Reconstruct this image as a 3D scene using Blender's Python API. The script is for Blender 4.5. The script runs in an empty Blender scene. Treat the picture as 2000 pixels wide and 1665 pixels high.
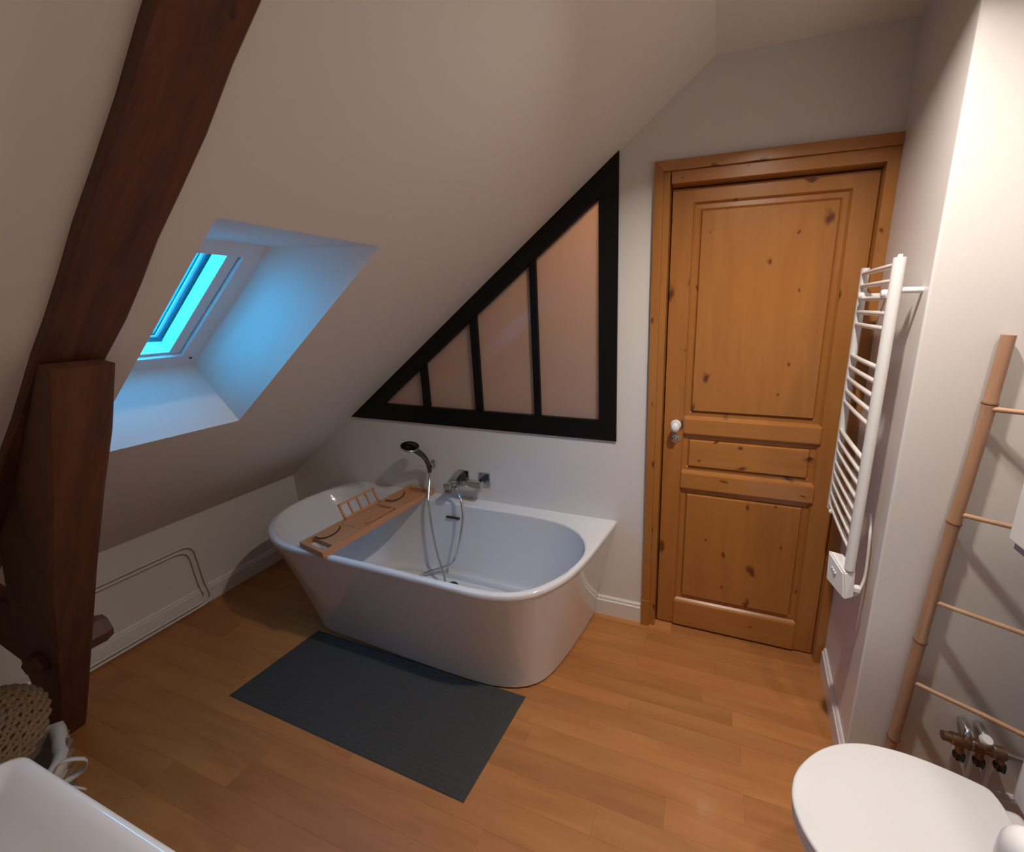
import bpy, bmesh, math, random
from math import sin, cos, pi, radians, sqrt, atan2
from mathutils import Vector, Matrix
from mathutils.geometry import tessellate_polygon

random.seed(7)
scn = bpy.context.scene
C = bpy.data.collections.new('bathroom'); scn.collection.children.link(C)

# ------------------------------------------------------------------ camera
cam = bpy.data.objects.new('camera', bpy.data.cameras.new('camera')); C.objects.link(cam)
right = Vector((0.9492203, 0.3143755, -0.012199))
down = Vector((0.0612221, -0.2226085, -0.9729837))
fwd = Vector((-0.3085979, 0.9228291, -0.2305512))
mw = Matrix.Identity(4)
for i in range(3):
    mw[i][0] = right[i]; mw[i][1] = -down[i]; mw[i][2] = -fwd[i]
mw.translation = Vector((2.59397, -1.75427, 1.57417))
cam.matrix_world = mw
F, PX, PY = 782.63, 1130.47, 786.02
cam.data.sensor_width = 36.0; cam.data.sensor_fit = 'HORIZONTAL'
cam.data.lens = F*36/2000
cam.data.shift_x = (1000-PX)/2000
cam.data.shift_y = (PY-832.5)/2000
cam.data.clip_start = 0.02
scn.camera = cam

# ------------------------------------------------------------------ world, lights, exposure
scn.view_settings.view_transform = 'Standard'; scn.view_settings.look = 'None'
scn.view_settings.exposure = -0.13; scn.view_settings.gamma = 1.0
scn.view_settings.use_curve_mapping = False
w = bpy.data.worlds.new('dusk_sky'); scn.world = w; w.use_nodes = True
bg = w.node_tree.nodes['Background']
bg.inputs['Color'].default_value = (0.01, 0.44, 1.0, 1); bg.inputs['Strength'].default_value = 25.0

def area(name, loc, size, power, col, aim=(0, 0, -1), spread=180):
    l = bpy.data.lights.new(name, 'AREA'); l.shape = 'DISK'; l.size = size; l.energy = power; l.color = col
    l.spread = radians(spread)
    o = bpy.data.objects.new(name, l); C.objects.link(o); o.location = loc
    o.rotation_euler = Vector(aim).to_track_quat('-Z', 'Y').to_euler()
    return o
WARM = (1.0, 0.90, 0.81)
SPOTS = [(2.76, -0.82, 2.437), (3.28, -0.98, 2.437)]
area('spot_light', SPOTS[0], 0.06, 17.5, WARM, (0, 0, -1), 136)
area('spot_light', SPOTS[1], 0.06, 4.2, WARM, (0, 0, -1), 135)
area('basin_fill_light', (1.95, -2.2, 1.55), 0.12, 0.12, WARM, (0, .25, -1), 150)  # added fill to brighten the washbasin, no real lamp here
area('landing_light', (2.25, 0.55, 2.33), 0.15, 34, (1.0, 0.60, 0.36), (-.15, -.35, -1))

# ------------------------------------------------------------------ helpers
def new_obj(name, bm, mat=None, parent=None, smooth=False, auto=None):
    me = bpy.data.meshes.new(name)
    bmesh.ops.recalc_face_normals(bm, faces=bm.faces)
    bm.to_mesh(me); bm.free()
    if mat: me.materials.append(mat)
    if smooth:
        me.polygons.foreach_set('use_smooth', [True]*len(me.polygons))
        if auto: me.set_sharp_from_angle(angle=radians(auto))
    o = bpy.data.objects.new(name, me); C.objects.link(o)
    if parent: o.parent = parent
    return o
def empty(name, loc=(0, 0, 0), parent=None):
    o = bpy.data.objects.new(name, None); C.objects.link(o); o.location = loc; o.empty_display_size = .05
    if parent: o.parent = parent
    return o
def tag(o, label, cat, group=None):
    o['label'] = label; o['category'] = cat
    if group: o['group'] = group
    return o
def struct(o):
    o['kind'] = 'structure'; return o
def settle(root):
    """objects were built in world coordinates: keep them there under a root that stands at the thing's base"""
    inv = Matrix.Translation(root.location).inverted()
    for ch in list(root.children):
        ch.matrix_parent_inverse = inv
def box(bm, x0, x1, y0, y1, z0, z1, bev=0, seg=2, M=None):
    r = bmesh.ops.create_cube(bm, size=1)
    vs = r['verts']
    for v in vs:
        v.co = Vector(((x0+x1)/2+v.co.x*(x1-x0), (y0+y1)/2+v.co.y*(y1-y0), (z0+z1)/2+v.co.z*(z1-z0)))
    geo = vs
    if bev:
        es = list({e for v in vs for e in v.link_edges})
        rb = bmesh.ops.bevel(bm, geom=es, offset=bev, segments=seg, affect='EDGES', profile=.5)
        geo = list({v for f in rb['faces'] for v in f.verts} | {v for v in vs if v.is_valid})
    if M:
        for v in geo: v.co = M @ v.co
    return geo
def boxo(name, x0, x1, y0, y1, z0, z1, mat, parent=None, bev=0, M=None, seg=2):
    bm = bmesh.new(); box(bm, x0, x1, y0, y1, z0, z1, bev, seg, M)
    return new_obj(name, bm, mat, parent)
def frames(pts, closed=False):
    n = len(pts); T = []
    for i in range(n):
        a = pts[(i-1) % n] if (closed or i) else pts[i]
        b = pts[(i+1) % n] if (closed or i < n-1) else pts[i]
        t = (b-a)
        T.append(t.normalized() if t.length > 1e-9 else Vector((0, 0, 1)))
    u = T[0].orthogonal().normalized(); U = []
    for t in T:
        u = (u-t*u.dot(t)).normalized(); U.append(u)
    return T, U
def tube(bm, pts, r, seg=12, closed=False, caps=True, rx=1.0):
    pts = [Vector(p) for p in pts]; T, U = frames(pts, closed)
    rr = r if hasattr(r, '__len__') else [r]*len(pts)
    rings = []
    for p, t, u, q in zip(pts, T, U, rr):
        v = t.cross(u)
        rings.append([bm.verts.new(p+u*cos(2*pi*k/seg)*q*rx+v*sin(2*pi*k/seg)*q) for k in range(seg)])
    m = len(rings)
    for i in range(m if closed else m-1):
        a, b = rings[i], rings[(i+1) % m]
        for k in range(seg):
            bm.faces.new((a[k], a[(k+1) % seg], b[(k+1) % seg], b[k]))
    if caps and not closed:
        bm.faces.new(rings[0][::-1]); bm.faces.new(rings[-1])
def tubeo(name, pts, r, mat, parent=None, seg=12, closed=False, auto=40):
    bm = bmesh.new(); tube(bm, pts, r, seg, closed)
    return new_obj(name, bm, mat, parent, True, auto)
def spline(P, n=8, closed=False):
    P = [Vector(p) for p in P]; out = []; m = len(P)
    for i in range(m if closed else m-1):
        g = lambda j: P[j % m] if closed else P[max(0, min(m-1, j))]
        a, b, c, d = g(i-1), g(i), g(i+1), g(i+2)
        for k in range(n):
            t = k/n
            out.append(.5*((2*b)+(-a+c)*t+(2*a-5*b+4*c-d)*t*t+(-a+3*b-3*c+d)*t**3))
    if not closed: out.append(P[-1])
    return out
def lathe(bm, prof, seg=32, M=None):
    M = M or Matrix.Identity(4); rings = []
    for r, z in prof:
        if r < 1e-6: rings.append([bm.verts.new(M @ Vector((0, 0, z)))])
        else: rings.append([bm.verts.new(M @ Vector((r*cos(2*pi*k/seg), r*sin(2*pi*k/seg), z))) for k in range(seg)])
    for a, b in zip(rings, rings[1:]):
        for k in range(seg):
            k2 = (k+1) % seg
            if len(a) == 1 and len(b) == 1: continue
            if len(a) == 1: bm.faces.new((a[0], b[k2], b[k]))
            elif len(b) == 1: bm.faces.new((a[k], a[k2], b[0]))
            else: bm.faces.new((a[k], a[k2], b[k2], b[k]))
def latheo(name, prof, mat, parent=None, M=None, seg=32, auto=35):
    bm = bmesh.new(); lathe(bm, prof, seg, M); return new_obj(name, bm, mat, parent, True, auto)
def prism(bm, poly, fn0, fn1, holes=()):
    """poly/holes: lists of 2d; fn0/fn1 map 2d -> 3d for the two faces"""
    loops = [[Vector((p[0], p[1], 0)) for p in l] for l in (poly, *holes)]
    tris = tessellate_polygon(loops)
    flat = [p for l in loops for p in l]
    a = [bm.verts.new(fn0(p.x, p.y)) for p in flat]; b = [bm.verts.new(fn1(p.x, p.y)) for p in flat]
    for t in tris:
        bm.faces.new([a[i] for i in t]); bm.faces.new([b[i] for i in reversed(t)])
    k = 0
    for l in loops:
        n = len(l)
        for i in range(n):
            j = (i+1) % n
            bm.faces.new((a[k+i], a[k+j], b[k+j], b[k+i]))
        k += n
def prismo(name, poly, fn0, fn1, mat, parent=None, holes=(), bev=0):
    bm = bmesh.new(); prism(bm, poly, fn0, fn1, holes)
    if bev:
        bmesh.ops.recalc_face_normals(bm, faces=bm.faces)
        bmesh.ops.dissolve_limit(bm, angle_limit=.01, verts=bm.verts, edges=bm.edges)
        bmesh.ops.bevel(bm, geom=list(bm.edges), offset=bev, segments=2, affect='EDGES', profile=.5)
    return new_obj(name, bm, mat, parent)

# ------------------------------------------------------------------ materials
def mat(name, col, rough=.5, metal=0, coat=0, spec=.5):
    m = bpy.data.materials.new(name); m.use_nodes = True
    b = m.node_tree.nodes['Principled BSDF']
    b.inputs['Base Color'].default_value = (*col, 1); b.inputs['Roughness'].default_value = rough
    b.inputs['Metallic'].default_value = metal; b.inputs['Coat Weight'].default_value = coat
    b.inputs['Coat Roughness'].default_value = .08
    b.inputs['Specular IOR Level'].default_value = spec
    return m
def nd(m, t, **kw):
    n = m.node_tree.nodes.new(t)
    for k, v in kw.items():
        if k in n.inputs: n.inputs[k].default_value = v
        else: setattr(n, k, v)
    return n
def lk(m, a, b): m.node_tree.links.new(a, b)
def bump(m, src, strength, dist=.002):
    b = nd(m, 'ShaderNodeBump'); b.inputs['Strength'].default_value = strength; b.inputs['Distance'].default_value = dist
    lk(m, src, b.inputs['Height']); lk(m, b.outputs[0], m.node_tree.nodes['Principled BSDF'].inputs['Normal'])
def mix(m, fac, a, b, mode='MIX'):
    x = nd(m, 'ShaderNodeMix', data_type='RGBA', blend_type=mode)
    for s, v in ((x.inputs[0], fac), (x.inputs[6], a), (x.inputs[7], b)):
        if isinstance(v, (int, float)): s.default_value = v
        elif isinstance(v, tuple): s.default_value = (*v, 1) if len(v) == 3 else v
        else: lk(m, v, s)
    return x.outputs[2]
def paint(name, col, rough=.55, b=.06):
    m = mat(name, col, rough)
    tc = nd(m, 'ShaderNodeTexCoord'); n = nd(m, 'ShaderNodeTexNoise', Scale=220.0, Detail=3.0)
    lk(m, tc.outputs['Object'], n.inputs['Vector']); bump(m, n.outputs[0], b, .001)
    return m
def wood(name, base, dark, scale=(1, 1, 1), grain=14, rough=.4, coat=0, knots=None, knotcol=(.12, .04, .01), pore=.25, bmp=.12, rand=.0, big=.5):
    """grain runs along local x of the scaled coordinate"""
    m = mat(name, base, rough, coat=coat); bs = m.node_tree.nodes['Principled BSDF']
    tc = nd(m, 'ShaderNodeTexCoord'); mp = nd(m, 'ShaderNodeMapping'); mp.inputs['Scale'].default_value = scale
    oi = nd(m, 'ShaderNodeObjectInfo'); add = nd(m, 'ShaderNodeVectorMath', operation='ADD')
    mul = nd(m, 'ShaderNodeVectorMath', operation='SCALE'); cmb = nd(m, 'ShaderNodeCombineXYZ')
    for i in range(3): lk(m, oi.outputs['Random'], cmb.inputs[i])
    lk(m, cmb.outputs[0], mul.inputs[0]); mul.inputs['Scale'].default_value = 37.0
    lk(m, tc.outputs['Object'], add.inputs[0]); lk(m, mul.outputs[0], add.inputs[1])
    lk(m, add.outputs[0], mp.inputs['Vector'])
    n1 = nd(m, 'ShaderNodeTexNoise', Scale=float(grain), Detail=6.0, Roughness=.6, Distortion=.6)
    n2 = nd(m, 'ShaderNodeTexNoise', Scale=grain*5.0, Detail=4.0, Roughness=.7)
    lk(m, mp.outputs[0], n1.inputs['Vector']); lk(m, mp.outputs[0], n2.inputs['Vector'])
    r1 = nd(m, 'ShaderNodeValToRGB'); r1.color_ramp.elements[0].position = .35; r1.color_ramp.elements[1].position = .68
    lk(m, n1.outputs[0], r1.inputs[0])
    f1 = nd(m, 'ShaderNodeMath', operation='MULTIPLY'); lk(m, r1.outputs[0], f1.inputs[0]); f1.inputs[1].default_value = big
    c = mix(m, f1.outputs[0], base, dark)
    f2 = nd(m, 'ShaderNodeMath', operation='MULTIPLY'); lk(m, n2.outputs[0], f2.inputs[0]); f2.inputs[1].default_value = pore
    c = mix(m, f2.outputs[0], c, dark)
    if rand:
        hs = nd(m, 'ShaderNodeHueSaturation'); mr = nd(m, 'ShaderNodeMapRange')
        mr.inputs['To Min'].default_value = 1-rand; mr.inputs['To Max'].default_value = 1+rand
        lk(m, oi.outputs['Random'], mr.inputs['Value']); lk(m, mr.outputs[0], hs.inputs['Value']); lk(m, c, hs.inputs['Color'])
        c = hs.outputs[0]
    if knots:
        # small dark knots: nearest-cell distance, kept only for some cells
        mk = nd(m, 'ShaderNodeMapping'); mk.inputs['Scale'].default_value = knots['scale']; lk(m, add.outputs[0], mk.inputs['Vector'])
        vo = nd(m, 'ShaderNodeTexVoronoi', Scale=1.0); vo.inputs['Randomness'].default_value = 1.0
        vo.voronoi_dimensions = '2D' if knots.get('d2') else '3D'
        if knots.get('rot'): mk.inputs['Rotation'].default_value = knots['rot']
        kn = nd(m, 'ShaderNodeTexNoise', Scale=2.2, Detail=2.0); lk(m, mk.outputs[0], kn.inputs['Vector'])
        ks = nd(m, 'ShaderNodeVectorMath', operation='SCALE'); ks.inputs['Scale'].default_value = .55; lk(m, kn.outputs['Color'], ks.inputs[0])
        ka = nd(m, 'ShaderNodeVectorMath', operation='ADD'); lk(m, mk.outputs[0], ka.inputs[0]); lk(m, ks.outputs[0], ka.inputs[1])
        lk(m, ka.outputs[0], vo.inputs['Vector'])
        kr = nd(m, 'ShaderNodeValToRGB'); e = kr.color_ramp.elements
        e[0].position = knots['r']*.35; e[0].color = (1, 1, 1, 1); e[1].position = knots['r']; e[1].color = (0, 0, 0, 1)
        sp = nd(m, 'ShaderNodeSeparateColor'); lk(m, vo.outputs['Color'], sp.inputs[0])
        sz = nd(m, 'ShaderNodeMath', operation='MULTIPLY_ADD'); sz.inputs[1].default_value = 1.1; sz.inputs[2].default_value = .35; lk(m, sp.outputs[1], sz.inputs[0])
        dvd = nd(m, 'ShaderNodeMath', operation='DIVIDE'); lk(m, vo.outputs['Distance'], dvd.inputs[0]); lk(m, sz.outputs[0], dvd.inputs[1])
        lk(m, dvd.outputs[0], kr.inputs[0])
        gt = nd(m, 'ShaderNodeMath', operation='GREATER_THAN'); gt.inputs[1].default_value = knots['keep']; lk(m, sp.outputs[0], gt.inputs[0])
        km = nd(m, 'ShaderNodeMath', operation='MULTIPLY'); lk(m, kr.outputs[0], km.inputs[0]); lk(m, gt.outputs[0], km.inputs[1])
        c = mix(m, km.outputs[0], c, knotcol)
    lk(m, c, bs.inputs['Base Color'])
    bump(m, n2.outputs[0], bmp, .001)
    return m

WALL = paint('wall_paint', (.70, .675, .645), .6)
SLOPE_LIT = paint('wall_paint_lit', (.78, .735, .685), .62)  # same white as the walls, lightened to stand in for light on the slope
SATIN = mat('satin_white_paint', (.72, .695, .67), .22)
LOWER = paint('lower_wall_gloss', (.70, .665, .64), .30, .03)
FLOORW = wood('oak_floor', (.47, .200, .060), (.32, .112, .030), (1.0, 9, 9), 1.8, .42, .12, pore=.2, bmp=.04, rand=.10, big=.75,
              knots=dict(scale=(1.6, 9.0, 1.0), r=.12, keep=.72, d2=True), knotcol=(.36, .14, .04))
JOINT = mat('floor_joint', (.26, .11, .04), .7)
PINE_V = wood('pine_vertical', (.40, .165, .038), (.30, .102, .020), (10, 10, 1.0), 2.6, .30, .3, pore=.18, bmp=.03,
              knots=dict(scale=(9.0, 1.0, 5.0), rot=(pi/2, 0, 0), d2=True, r=.12, keep=.42), knotcol=(.11, .03, .008))
PINE_H = wood('pine_horizontal', (.43, .18, .043), (.32, .112, .024), (1.0, 10, 10), 2.6, .28, .35, pore=.18, bmp=.03,
              knots=dict(scale=(5.0, 1.0, 12.0), rot=(pi/2, 0, 0), d2=True, r=.12, keep=.45), knotcol=(.11, .03, .008))
TIMBER = wood('dark_timber', (.165, .060, .030), (.065, .020, .010), (1.6, 14, 1.6), 2.4, .6, 0, pore=.6, bmp=.7, big=.95,
              knots=dict(scale=(4.5, 9.0, 4.5), r=.12, keep=.55), knotcol=(.03, .01, .006))
PEGW = wood('pale_timber', (.17, .085, .055), (.09, .04, .025), (3, 3, 9), 3, .7, 0, pore=.4, bmp=.4)
ACRYL = mat('white_acrylic', (.70, .70, .71), .10, coat=.4)
CERAM = mat('white_ceramic', (.74, .735, .74), .07, coat=.5)
PLAST = mat('white_plastic', (.76, .755, .76), .22)
ENAMEL = mat('white_enamel', (.76, .75, .735), .25, coat=.2)
CHROME = mat('chrome', (.62, .62, .62), .16, 1)
DARKCH = mat('dark_chrome', (.10, .10, .10), .25, 1)
BRASS = mat('tarnished_brass', (.34, .21, .12), .38, .9)
BLACKP = mat('black_plastic', (.012, .012, .013), .4)
BLACK = mat('black_frame_paint', (.004, .004, .0045), .45, spec=.25)
BAMBOO = wood('bamboo', (.42, .235, .14), (.27, .135, .075), (14, 14, 1.5), 3, .35, .1, pore=.3, bmp=.1)
BAMBN = mat('bamboo_node', (.15, .06, .035), .6)
RUNGM = wood('rung_wood', (.50, .31, .19), (.30, .16, .09), (2, 12, 12), 3, .4, 0, pore=.35, bmp=.1)
TRAYW = wood('tray_bamboo', (.56, .26, .125), (.40, .165, .07), (12, 1.2, 12), 3, .35, .1, pore=.2, bmp=.05)
WICKER = wood('wicker_straw', (.25, .165, .095), (.12, .07, .04), (12, 12, 12), 3, .75, 0, pore=.5, bmp=.3, rand=.1)
CLOTH = paint('cotton_cloth', (.50, .44, .39), .9, .5)
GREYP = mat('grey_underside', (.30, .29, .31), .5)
WINWH = mat('skylight_white', (.78, .78, .78), .3)
GASKET = mat('dark_gasket', (.004, .008, .02), .5)
SLATE = mat('slate_tile', (.06, .065, .075), .6)

MATF = mat('grey_chenille', (.035, .037, .038), .95)
_tc = nd(MATF, 'ShaderNodeTexCoord'); _n = nd(MATF, 'ShaderNodeTexNoise', Scale=260.0, Detail=3.0)
lk(MATF, _tc.outputs['Object'], _n.inputs['Vector'])
_r = nd(MATF, 'ShaderNodeValToRGB'); _r.color_ramp.elements[0].color = (.024, .023, .021, 1); _r.color_ramp.elements[1].color = (.072, .069, .064, 1)
lk(MATF, _n.outputs[0], _r.inputs[0]); lk(MATF, _r.outputs[0], MATF.node_tree.nodes['Principled BSDF'].inputs['Base Color'])
bump(MATF, _n.outputs[0], .6, .003)

# clear skylight glass: real pane, lets the sky through
GLASS = bpy.data.materials.new('clear_glass'); GLASS.use_nodes = True
nt = GLASS.node_tree; nt.nodes.clear(); out = nt.nodes.new('ShaderNodeOutputMaterial')
tr = nt.nodes.new('ShaderNodeBsdfTransparent'); tr.inputs[0].default_value = (.93, .96, .97, 1)
gl = nt.nodes.new('ShaderNodeBsdfGlossy'); gl.inputs['Roughness'].default_value = .02
mx = nt.nodes.new('ShaderNodeMixShader'); fr = nt.nodes.new('ShaderNodeLayerWeight'); pw = nt.nodes.new('ShaderNodeMath'); pw.operation = 'POWER'; pw.inputs[1].default_value = 4.0
p2 = nt.nodes.new('ShaderNodeMath'); p2.operation = 'MULTIPLY_ADD'; p2.inputs[1].default_value = .5; p2.inputs[2].default_value = .04
nt.links.new(fr.outputs['Facing'], pw.inputs[0]); nt.links.new(pw.outputs[0], p2.inputs[0]); nt.links.new(p2.outputs[0], mx.inputs[0]); nt.links.new(tr.outputs[0], mx.inputs[1]); nt.links.new(gl.outputs[0], mx.inputs[2]); nt.links.new(mx.outputs[0], out.inputs[0])
# milky interior glazing
MILK = bpy.data.materials.new('milky_glass'); MILK.use_nodes = True
nt = MILK.node_tree; nt.nodes.clear(); out = nt.nodes.new('ShaderNodeOutputMaterial')
df = nt.nodes.new('ShaderNodeBsdfDiffuse'); df.inputs[0].default_value = (.42, .35, .335, 1)
tl = nt.nodes.new('ShaderNodeBsdfTranslucent'); tl.inputs[0].default_value = (.75, .62, .52, 1)
m1 = nt.nodes.new('ShaderNodeMixShader'); m1.inputs[0].default_value = .5
gl = nt.nodes.new('ShaderNodeBsdfGlossy'); gl.inputs['Roughness'].default_value = .03
m2 = nt.nodes.new('ShaderNodeMixShader'); fr = nt.nodes.new('ShaderNodeFresnel'); fr.inputs[0].default_value = 1.45
nt.links.new(df.outputs[0], m1.inputs[1]); nt.links.new(tl.outputs[0], m1.inputs[2])
nt.links.new(fr.outputs[0], m2.inputs[0]); nt.links.new(m1.outputs[0], m2.inputs[1]); nt.links.new(gl.outputs[0], m2.inputs[2]); nt.links.new(m2.outputs[0], out.inputs[0])

# ------------------------------------------------------------------ room dimensions
SM, SB = 0.761213, 0.512551                 # slope z = SM*x + SB
CT, ST = 1/sqrt(1+SM*SM), SM/sqrt(1+SM*SM)
XF = 2.54; ZC = SM*XF+SB                    # flat ceiling
XR = 3.66; YF = -2.45; YA = -0.472          # right wall, wall behind the camera, alcove wall
XW0, XW1 = 3.15, 3.107                      # oblique radiator wall from back wall to its corner
def sl(s, y, n): return Vector((s*CT-n*ST, y, SB+s*ST+n*CT))   # slope frame: s up the slope, n outwards
S1 = XF/CT

# ---- walls
back = [(0, 0), (XW0, 0), (XW0, ZC), (XF, ZC), (0, SB)]
tri_hole = [(.600, .966), (2.186, .966), (2.186, 2.173)]
door_hole = [(2.372, .0005), (3.1485, .0005), (3.1485, 2.078), (2.372, 2.078)]
back = [(0, 0), (2.372, 0), (2.372, 2.078), (3.149, 2.078), (3.149, 0), (XW0+.02, 0), (XW0+.02, ZC), (XF, ZC), (0, SB)]
struct(prismo('wall_back', back, lambda x, z: Vector((x, 0, z)), lambda x, z: Vector((x, .09, z)), WALL, holes=[tri_hole]))
struct(prismo('wall_left', [(YF, 0), (0, 0), (0, SB), (YF, SB)], lambda y, z: Vector((0, y, z)), lambda y, z: Vector((-.08, y, z)), WALL))
# radiator wall + alcove wall are one solid block, footprint in plan
foot = [(XW0, 0), (XW1, YA), (XR, YA), (XR, .09), (XW0, .09)]
def chamfer_block():
    bm = bmesh.new()
    prism(bm, foot, lambda x, y: Vector((x, y, 0)), lambda x, y: Vector((x, y, ZC)))
    bm.verts.ensure_lookup_table()
    es = [e for e in bm.edges if all(abs(v.co.x-XW1) < 1e-4 and abs(v.co.y-YA) < 1e-4 for v in e.verts)]
    bmesh.ops.bevel(bm, geom=es, offset=.006, segments=3, affect='EDGES', profile=.5)
    return bm
struct(new_obj('wall_right', chamfer_block(), LOWER))
struct(boxo('wall_right', XR, XR+.08, YF, YA, 0, ZC, WALL))
struct(prismo('wall_front', [(0, 0), (XR, 0), (XR, ZC), (XF, ZC), (0, SB)], lambda x, z: Vector((x, YF, z)), lambda x, z: Vector((x, YF-.08, z)), WALL))

# ---- sloped ceiling with the skylight opening, then the flat ceiling
HS0, HS1, HY0, HY1 = 1.066, 2.056, -1.160, -0.738
WS0, WS1, WY0, WY1, WN = 1.189, 1.800, -1.150, -0.831, .200
hole = [(HS0, HY0), (HS1, HY0), (HS1, HY1), (HS0, HY1)]
struct(prismo('ceiling', [(0, YF), (S1, YF), (S1, 0), (0, 0)], lambda s, y: sl(s, y, 0), lambda s, y: sl(s, y, .012), SLOPE_LIT, holes=[hole]))
struct(boxo('ceiling', XF, XR, YF, .0, ZC, ZC+.05, SLOPE_LIT))

# ---- skylight
win = empty('window_1', sl((WS0+WS1)/2, (WY0+WY1)/2, WN)); struct(win); win['label'] = 'roof window with deep white splayed reveals, dusk sky behind'
def quad_strip(name, A, B, m, parent, thick=None):
    """ring A and ring B (4 corners each) joined by four faces"""
    obs = []
    for i in range(4):
        bm = bmesh.new(); j = (i+1) % 4
        vs = [bm.verts.new(p) for p in (A[i], A[j], B[j], B[i])]; bm.faces.new(vs)
        # give the panel a back face so that it is a board, not a sheet
        cen = (sum(A, Vector())+sum(B, Vector()))/8; nrm = (A[j]-A[i]).cross(B[i]-A[i]).normalized()
        if nrm.dot((A[i]+B[j])/2-cen) < 0: nrm = -nrm
        r = bmesh.ops.extrude_face_region(bm, geom=list(bm.faces))
        for v in r['geom']:
            if isinstance(v, bmesh.types.BMVert): v.co += nrm*.010
        obs.append(new_obj(name, bm, m, parent))
    return obs
def ring(s0, s1, y0, y1, n): return [sl(s0, y0, n), sl(s1, y0, n), sl(s1, y1, n), sl(s0, y1, n)]
quad_strip('reveal', ring(HS0, HS1, HY0, HY1, .0), ring(WS0, WS1, WY0, WY1, WN), SLOPE_LIT, win)
def ringbox(name, o, i, n0, n1, m, parent, bev=0):
    (a0, a1, b0, b1), (c0, c1, d0, d1) = o, i
    prismo(name, [(a0, b0), (a1, b0), (a1, b1), (a0, b1)], lambda s, y: sl(s, y, n0), lambda s, y: sl(s, y, n1), m, parent,
           holes=[[(c0, d0), (c1, d0), (c1, d1), (c0, d1)]])
fo = (WS0-.03, WS1+.03, WY0-.03, WY1+.03); fi = (1.250, 1.745, -1.105, -.880)
ringbox('window_frame', fo, fi, WN, WN+.035, WINWH, win)
ringbox('window_gap', (WS0, WS1, WY0, WY1), (1.254, 1.741, -1.101, -.884), WN+.020, WN+.034, GASKET, win)
si = (1.262, 1.740, -1.095, -.914)
ringbox('sash', (1.2535, 1.7415, -1.1015, -.8835), si, WN+.012, WN+.056, WINWH, win)
prismo('glass', [(1.255, -1.10), (1.741, -1.10), (1.741, -.885), (1.255, -.885)], lambda s, y: sl(s, y, WN+.0565), lambda s, y: sl(s, y, WN+.0615), GLASS, win)
ringbox('gasket', (1.25, 1.745, -1.103, -.882), (1.272, 1.738, -1.093, -.922), WN+.062, WN+.066, GASKET, win)
ringbox('spacer', (1.25, 1.745, -1.103, -.882), (1.279, 1.736, -1.091, -.930), WN+.067, WN+.070, WINWH, win)
ringbox('outer_frame', (1.16, 1.83, -1.18, -.80), (1.283, 1.735, -1.09, -.934), WN+.071, WN+.078, GASKET, win)
latheo('screw', [(0, .002), (.004, .002), (.0045, 0)], GASKET, win, Matrix.Translation(sl(1.235, -.853, WN-.001)) @ Matrix.Rotation(-atan2(ST, CT), 4, 'Y') @ Matrix.Rotation(pi, 4, 'X'), 12)
settle(win)

# ---- neighbour's slate roof far outside, seen through the panes
nr = empty('neighbour_roof', (-9.0, 4.0, -2)); tag(nr, 'slate roof of a neighbouring house seen small through the roof window', 'roof')
for i in range(14):
    bm = bmesh.new(); zz = -1.0+i*.25; xx = -7.2-i*.30
    box(bm, xx-.5, xx, 0.0, 9.0, zz, zz+.10)
    new_obj('slate_course', bm, SLATE, nr)
settle(nr)

# ---- triangular internal window
w2 = empty('window_2', (1.4, 0, .96)); struct(w2); w2['label'] = 'black framed triangular internal window with four milky pinkish panes'
Yb = lambda y: (lambda x, z: Vector((x, y, z)))
A, B_, Cc = (.588, .9604), (2.192, .9604), (2.192, 2.181)
ai, bi, ci = (.842, 1.055), (2.108, 1.055), (2.108, 2.019)
prismo('bottom_rail', [A, B_, bi, ai], Yb(-.010), Yb(.05), BLACK, w2)
prismo('side_rail', [B_, Cc, ci, bi], Yb(-.010), Yb(.05), BLACK, w2)
prismo('sloping_rail', [Cc, A, ai, ci], Yb(-.010), Yb(.05), BLACK, w2)
hyp = lambda x: ai[1]+(x-ai[0])*(ci[1]-ai[1])/(ci[0]-ai[0])
MU = [(1.113, 1.153), (1.441, 1.480), (1.776, 1.808)]
for a, b in MU:
    prismo('mullion', [(a, 1.05), (b, 1.05), (b, hyp(b)+.01), (a, hyp(a)+.01)], Yb(-.004), Yb(.045), BLACK, w2)
xs = [ai[0]] + [v for ab in MU for v in ab] + [bi[0]]
for k in range(4):
    a, b = xs[2*k]-.004, xs[2*k+1]+.004
    prismo('pane', [(a, 1.051), (b, 1.051), (b, hyp(b)+.003), (a, hyp(a)+.003)], Yb(.014), Yb(.020), MILK, w2)
settle(w2)
# landing room behind the internal window
LAND = paint('landing_paint', (.75, .66, .55), .7)
struct(prismo('wall_landing', [(-.26, SB-.05), (-.26, ZC+.1), (XR+.1, ZC+.1), (XR+.1, ZC-.02), (XF, ZC-.02)], lambda x, z: Vector((x, .0, z)) if z > SM*x+SB+.2 else Vector((x, .0905, z)), lambda x, z: Vector((x, .115, z)), LAND))  # unseen slab added above the slope to keep sky light out
struct(boxo('wall_landing', -.2, XR+.1, 1.9, 1.96, 0, ZC+.1, LAND))
struct(boxo('wall_landing', -.26, -.2, .09, 1.9, 0, ZC+.1, LAND))
struct(boxo('wall_landing', XR+.04, XR+.1, .09, 1.9, 0, ZC+.1, LAND))
struct(boxo('ceiling_landing', -.26, XR+.1, .09, 1.96, ZC+.05, ZC+.12, LAND))
struct(boxo('floor_landing', -.26, XR+.1, .0, 1.96, -.06, -.012, LAND))

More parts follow.
